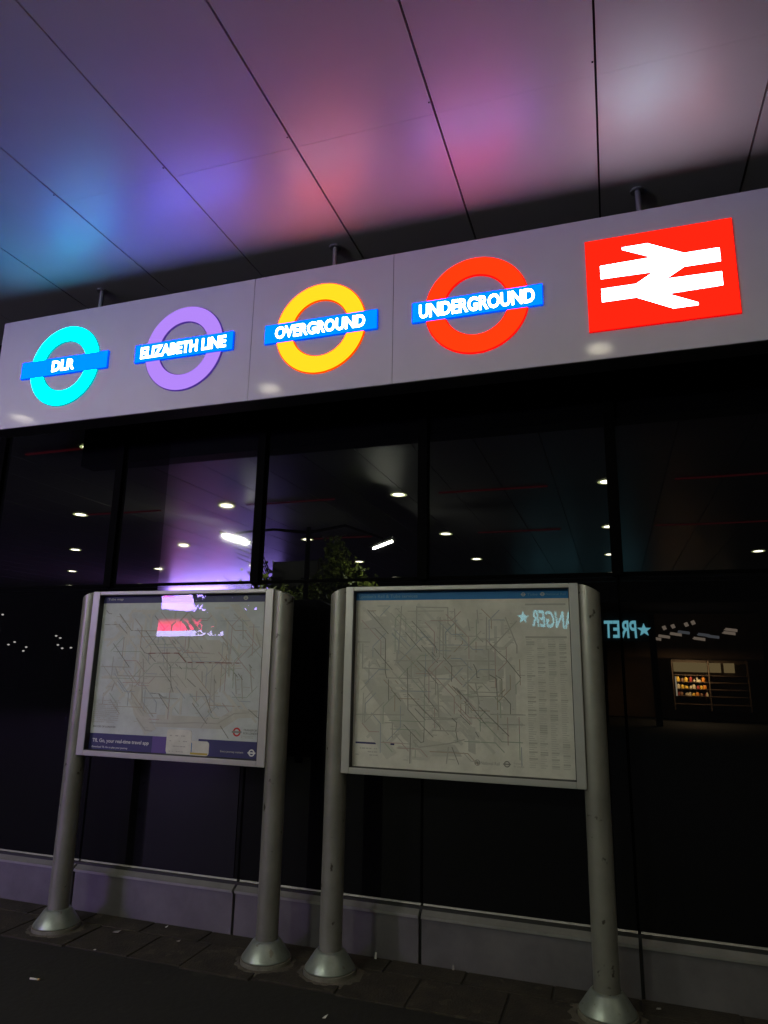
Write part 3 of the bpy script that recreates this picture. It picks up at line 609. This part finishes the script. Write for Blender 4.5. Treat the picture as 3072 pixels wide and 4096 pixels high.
nt.links.new(tc.outputs['Object'], sp.inputs[0]); nt.links.new(sp.outputs[2], mr.inputs[0]); nt.links.new(mr.outputs[0], em_.inputs[1]); nt.links.new(em_.outputs[0], oo.inputs[0])
MB().add([(-2.2, 0.0, 3.25), (0.45, 0.0, 3.25), (0.45, 0.0, 2.80), (-2.2, 0.0, 2.80)], [(0, 1, 2, 3)]).build('red_picture', rs, ad)
rb = MB()
for k in range(5): rb.strip([(-2.08 + .1 * k, 3.98), (-2.02 + .1 * k, 4.06), (-2.06 + .1 * k, 4.12), (-1.98 + .1 * k, 4.2)], 0.035, 0.003, 0.008)
rb.build('red_caption', emit('red_caption_light', (1.0, 0.02, 0.15), 22.0), ad)
fg = MB(); fg.prism([(-1.0, 2.81), (-0.86, 2.81), (-0.98, 3.02), (-1.25, 3.22), (-1.32, 3.16), (-1.12, 3.0)], 0.004, 0.01); fg.prism([(-0.72, 2.81), (-0.52, 2.81), (-0.85, 3.15), (-0.95, 3.34), (-1.1, 3.34), (-0.95, 3.05)], 0.004, 0.01)
fg.strip([(-1.62, 2.82), (-1.6, 3.0), (-1.5, 3.1)], 0.05, 0.004, 0.01); fg.strip([(0.1, 2.82), (0.02, 3.1)], 0.04, 0.004, 0.01); fg.build('picture_figure', mat('picture_dark', (0.02, 0.02, 0.03), 0.6), ad)
MB().add([(-2.24, 0.0, 2.79), (0.45, 0.0, 2.79), (0.45, 0.0, 2.60), (-2.24, 0.0, 2.60)], [(0, 1, 2, 3)]).build('caption_strip', wcap, ad)

# lit shop across the forecourt
shp = thing('shop', 'dark shop front with glowing letters and lit shelves, mirrored in the right of the glass', 'shop', (0, -15.44, 0))
W = MB(); W.box(-4.2, 1.1, -0.25, -0.02, 2.62, 3.55); W.build('fascia', M['black_void'], shp)
MB().box(-4.19, 5.19, -4.395, -4.38, 0.02, 3.88).build('back_wall', mat('shop_back_wall', (0.16, 0.10, 0.06), 0.7, var=0.3, scale=1.5), shp)
W = MB(); W.box(-4.2, 5.2, -4.6, -4.4, 0, 3.9); W.box(-4.4, -4.2, -4.6, 0.0, 0, 3.9); W.box(5.2, 5.4, -4.6, 0.0, 0, 3.9); W.box(-4.4, 5.4, -4.6, 0.0, 3.9, 4.1); W.build('wall', M['black_void'], shp)
W = MB(); W.bbox(-0.5, -0.2, -0.2, 0, 0, 2.62, .01); W.bbox(1.1, 1.3, -0.2, 0, 0, 3.55, .01); W.bbox(-4.2, -4.0, -0.2, 0, 0, 2.62, .01); W.build('shop_frame', M['dark_metal'], shp)
teal = emit('teal_letters', (0.25, 0.78, 0.95), 10.0)
T = MB(); put_text(T, 'PRET', 0.24, 3.02, 0.03, 0.98, 0.56, 0.02, 0.03, flip=True); put_text(T, 'A', -0.62, 3.02, 0.03, 0.24, 0.56, 0.02, 0.03, flip=True)
put_text(T, 'MANGER', -1.85, 3.02, 0.03, 1.62, 0.56, 0.02, 0.03, flip=True)
def star(cx, cz, r): return [(cx + (r if k % 2 == 0 else r * 0.42) * math.sin(math.pi * k / 5), cz + (r if k % 2 == 0 else r * 0.42) * math.cos(math.pi * k / 5)) for k in range(10)]
T.prism(star(0.96, 3.0, 0.22), 0.02, 0.05); T.prism(star(-2.95, 3.02, 0.22), 0.02, 0.05)
T.build('lettering', teal, shp)
warm = emit('warm_panel', (1.0, 0.78, 0.60), 2.6); cool = emit('cool_panel', (0.8, 0.85, 0.95), 1.2)
for k, (x, z_) in enumerate([(1.44, 2.86), (1.74, 2.94), (2.14, 3.03), (2.41, 3.1), (2.9, 2.88), (3.36, 2.96), (3.06, 3.02), (3.89, 3.09), (3.96, 3.2)]):
    o = MB().box(-0.19, 0.19, -0.2, 0.2, -0.012, 0.012).box(-0.19, 0.19, 0.19, 0.2, -0.05, 0.05).build('light_panel', warm if k not in (3, 5, 6) else cool, shp); o.location = (x, -3.0, z_); o.rotation_euler = (0, 0.13, 0)
for x, z_ in ((2.53, 3.39), (2.76, 3.46), (1.78, 3.26), (2.08, 3.32)):
    o = MB().box(-0.06, 0.06, -0.05, 0.05, -0.07, 0.07).build('light_panel', warm, shp); o.location = (x, -3.0, z_); o.rotation_euler = (0, -0.4, 0)
su = MB(); su.box(1.9, 4.4, -3.3, -3.26, 0.4, 2.15)
for zz in (0.60, 0.88, 1.12, 1.36, 1.60): su.box(1.9, 4.4, -3.25, -2.96, zz, zz + 0.02)
for xx in (1.9, 3.1, 4.38): su.box(xx, xx + 0.03, -3.25, -2.955, 0.4, 2.15)
shelf = su.build('shelf_unit', mat('shelf_board', (0.12, 0.08, 0.05), 0.6, var=0.2, scale=4), shp)
MB().box(1.96, 3.08, -3.0, -2.94, 1.72, 2.05).box(3.15, 3.52, -3.0, -2.94, 1.72, 2.05).box(3.62, 3.96, -3.0, -2.94, 1.72, 2.05).build('shelf_light', emit('shelf_glow', (1.0, 0.72, 0.32), 2.4), shelf)
MB().box(1.98, 2.02, -2.95, -2.92, 0.88, 1.55).build('shelf_light', emit('shelf_tube', (1.0, 0.85, 0.6), 5.0), shelf)
r9 = random.Random(3); gm = [mat('goods_orange', (0.75, 0.26, 0.02), 0.5), mat('goods_yellow', (0.8, 0.5, 0.05), 0.5), mat('goods_red', (0.45, 0.05, 0.03), 0.5), mat('goods_cream', (0.7, 0.6, 0.4), 0.5), mat('goods_brown', (0.2, 0.09, 0.04), 0.5)]
for zz in (0.90, 1.14, 1.38):
    x = 2.08
    while x < 3.05:
        w = r9.uniform(0.04, 0.15); h = r9.uniform(0.09, 0.21)
        o = MB().lathe([(w * .45, 0), (w * .45, h * .72), (w * .2, h * .88), (w * .2, h)], 0, 0, 12).build('jar', r9.choice(gm), shelf); o.location = (x, -3.05, zz); x += w + 0.012
pl = bpy.data.lights.new('shelf_fill_light', 'AREA'); pl.energy = 320; pl.color = (1.0, 0.72, 0.40); pl.shape = 'RECTANGLE'; pl.size = 1.2; pl.size_y = 0.2  # added area light, unseen itself, brightening the shelves and back wall
plo = bpy.data.objects.new('shelf_fill_light', pl); COL.objects.link(plo); plo.location = (2.6, -17.9, 2.1); plo.rotation_euler = (math.radians(-15), 0, 0)

# twin-headed lamp post beside the tree
lp = thing('street_lamp', 'twin headed lamp post with slanting white tubes, mirrored in the glass above the maps', 'street lamp', (-5.35, -2.94, 0))
MB().lathe([(0.07, 0), (0.07, 0.5), (0.05, 0.55), (0.045, 4.2)], 0, 0, 20).build('pole', M['dark_metal'], lp)
tubem = emit('lamp_tube', (0.95, 1.0, 0.80), 1250.0)
for (x0, z0, x1, z1, tx, tz) in ((-1.80, 4.12, -1.28, 3.96, -1.62, 4.32), (1.31, 3.745, 1.68, 3.87, 1.47, 4.09)):
    a = MB(); a.tube([(0, 0, 4.1), ((x0 + x1) / 4, 0, 4.2), ((x0 + x1) / 2, 0, (z0 + z1) / 2 + 0.12)], [0.03, 0.025, 0.02], 10); arm = a.build('arm', M['dark_metal'], lp)
    sl = (z1 - z0) / (x1 - x0); h = MB(); xa, xb = x0 - 0.03, x1 + 0.03
    for ya, yb, d0, d1 in ((-0.13, 0.13, 0.050, 0.064), (-0.13, -0.124, 0.018, 0.0495), (0.124, 0.13, 0.018, 0.0495)):
        h.add([(x, y_, z0 + (x - x0) * sl + d) for x in (xa, xb) for y_ in (ya, yb) for d in (d0, d1)], [(0, 1, 3, 2), (4, 6, 7, 5), (0, 4, 5, 1), (2, 3, 7, 6), (0, 2, 6, 4), (1, 5, 7, 3)])
    h.build('shading_hood', M['dark_metal'], arm)  # trough shaped as an added shade, keeping tube light off the canopy
    MB().tube([(x0, 0.0, z0), (x1, 0.0, z1)], [0.019, 0.019], 12).build('light_tube', tubem, arm)

# dark kiosk with a leafy shrub growing on its roof
kk = thing('kiosk', 'dark boxy kiosk with leaves on its roof, mirrored between the two map signs', 'kiosk', (-5.75, -4.2, 0))
MB().bbox(-1.36, 0.82, -0.6, 0.6, 0.0, 2.60, 0.01).build('body', M['black_void'], kk)
MB().bbox(-1.39, 0.85, -0.63, 0.63, 2.601, 2.66, 0.01).build('roof', M['dark_metal'], kk)
MB().bbox(-1.0, 0.28, -0.6, -0.02, 2.661, 3.78, 0.01).build('roof_cabinet', M['black_void'], kk)
MB().bbox(-0.5, 0.3, 0.601, 0.62, 0.1, 2.2, 0.004).build('door', M['dark_metal'], kk)
tr = thing('shrub', 'leafy green shrub on the kiosk roof, mirrored in the glass between the map signs', 'shrub', (-5.55, -3.9, 2.66))
bark = mat('bark', (0.05, 0.04, 0.03), 0.9, var=0.4, scale=12, bump=0.5)
tk = MB(); tk.tube([(0, 0, 0), (0.03, 0.02, 0.3), (-0.02, 0, 0.7), (0.02, 0.03, 1.1)], [0.05, 0.04, 0.03, 0.01], 10); tk.build('trunk', bark, tr)
leafm = mat('leaf', (0.27, 0.34, 0.06), 0.34, var=0.45, scale=2.0)
br = MB(); lf = MB(); rt = random.Random(21)
def leaf(p, s, m=None):
    d = Vector((rt.gauss(0, 1), rt.gauss(0, 1), rt.gauss(-0.3, 0.7))).normalized(); a = d.orthogonal().normalized(); b = d.cross(a)
    ang = rt.uniform(0, 6.28); a, b = a * math.cos(ang) + b * math.sin(ang), b * math.cos(ang) - a * math.sin(ang)
    P = Vector(p); n = d * s * 0.12
    lf.add([P - a * s * .5, P - a * s * .12 + b * s * .36 + n, P + a * s * .25 + b * s * .24 + n, P + a * s * .6, P + a * s * .25 - b * s * .24 + n, P - a * s * .12 - b * s * .36 + n, P], [(6, 0, 1), (6, 1, 2), (6, 2, 3), (6, 3, 4), (6, 4, 5), (6, 5, 0)])
clumps = [(-7.28, -3.62, 2.78, .22, .20, 420), (-7.3, -3.55, 2.45, .14, .22, 200), (-7.0, -3.7, 3.0, .26, .22, 240), (-6.75, -3.75, 3.15, .10, .42, 150), (-6.4, -3.75, 2.92, .32, .16, 240), (-5.85, -3.7, 2.95, .40, .18, 340), (-5.35, -3.6, 3.0, .3, .22, 340),
          (-4.98, -3.45, 3.62, .13, .36, 300), (-5.0, -3.45, 3.2, .26, .22, 380), (-4.62, -3.4, 3.3, .2, .16, 220), (-4.42, -3.4, 3.12, .2, .12, 160), (-5.5, -3.45, 2.80, .55, .12, 340), (-6.3, -3.5, 2.78, .45, .12, 200), (-4.75, -3.4, 2.75, .2, .2, 180)]
for cx, cy, cz, rx_, rz_, n in clumps:
    cx += 5.55; cy += 3.9; cz -= 2.66
    br.tube([(0, 0, 0.05), (cx * .5, cy * .5, cz / 2 + .1), (cx, cy, cz), (cx + rt.uniform(-.1, .1), cy, cz + rz_)], [0.028, 0.02, 0.012, 0.005], 6)
    for k in range(8):
        br.tube([(cx, cy, cz), (cx + rt.gauss(0, rx_), cy + rt.gauss(0, .2), max(0.02, cz + rt.gauss(0, rz_)))], [0.008, 0.003], 5)
    for k in range(n):
        leaf((cx + rt.gauss(0, rx_ * .62), cy + rt.gauss(0, .22), max(-0.55 if cx < -1.65 else -0.1 if cy > .35 else 0.03, min(1.6, cz + rt.gauss(0, rz_ * .62)))), rt.uniform(0.08, 0.14))
# bare-tipped shoots reaching out to the left
for k in range(5):
    br.tube([(-1.0, 0.2, .55 + .08 * k), (-1.2, .3, 0.95 + .10 * k), (-1.62 - .04 * k, .4, 1.12 + .10 * k)], [0.02, 0.016, 0.006], 6)
# a long drooping spray over the edge of the roof
br.tube([(0.55, 0.35, 0.1), (0.66, 0.50, 0.02), (0.64, 0.52, -0.7), (0.62, 0.52, -1.15)], [0.012, 0.009, 0.006, 0.003], 6)
for k in range(110):
    q = rt.random(); leaf((0.66 - 0.05 * q + rt.gauss(0, .045), 0.56 + abs(rt.gauss(0, .05)), 0.02 - 1.2 * q), rt.uniform(0.06, 0.10))
br.build('branch', bark, tr); lf.build('crown', leafm, tr, fix=False)

# far wall with small lamps on it
tag(MB().box(-60, 30, -26, -25.5, 0, 9).build('far_building', M['black_void']), 'black unlit building across the forecourt, mirrored in the glass', 'building')
wl = emit('wall_lamp_glow', (1.0, 0.97, 0.9), 9.0); first = True
for x, z_ in ((-32.73, 4.2), (-32.03, 2.53), (-31.59, 2.68), (-30.68, 2.41), (-30.86, 2.2), (-28.6, 3.03), (-28.29, 2.91), (-28.39, 2.54), (-28.06, 2.36), (-27.46, 2.39)):
    if first:
        w0 = thing('distant_lamp', 'tiny white lamp far across the forecourt, mirrored in the leftmost glass', 'lamp', (x, -21.44, 0), 0, 'tiny far lamps'); 
        MB().lathe([(0.02, -2.2), (0.02, -0.06)], 0, 0, 8).build('stake', M['dark_metal'], w0); MB().lathe([(0.02, -0.05), (0.06, -0.025), (0.07, 0.0), (0.03, 0.03)], 0, 0, 12).build('lamp_head', wl, w0); w0.location.z = z_; first = False
    else: dup(w0, (x, -21.44, z_))

# ------------------------------------------------------------------ night sky
w = bpy.data.worlds.new('World'); C.world = w; w.use_nodes = True; nt = w.node_tree
bg = nt.nodes['Background']; sky = nt.nodes.new('ShaderNodeTexSky'); sky.sky_type = 'NISHITA'; sky.sun_disc = False
sky.sun_elevation = math.radians(-8); sky.sun_rotation = math.radians(200)
nt.links.new(sky.outputs[0], bg.inputs[0]); bg.inputs[1].default_value = 0.05

vs_ = C.view_settings; vs_.view_transform = 'Standard'; vs_.look = 'None'; vs_.exposure = 0.0; vs_.gamma = 1.0; vs_.use_curve_mapping = False
C.cycles.use_denoising = True
C.cycles.max_bounces = 8; C.cycles.transparent_max_bounces = 8
C.cycles.sample_clamp_indirect = 6.0
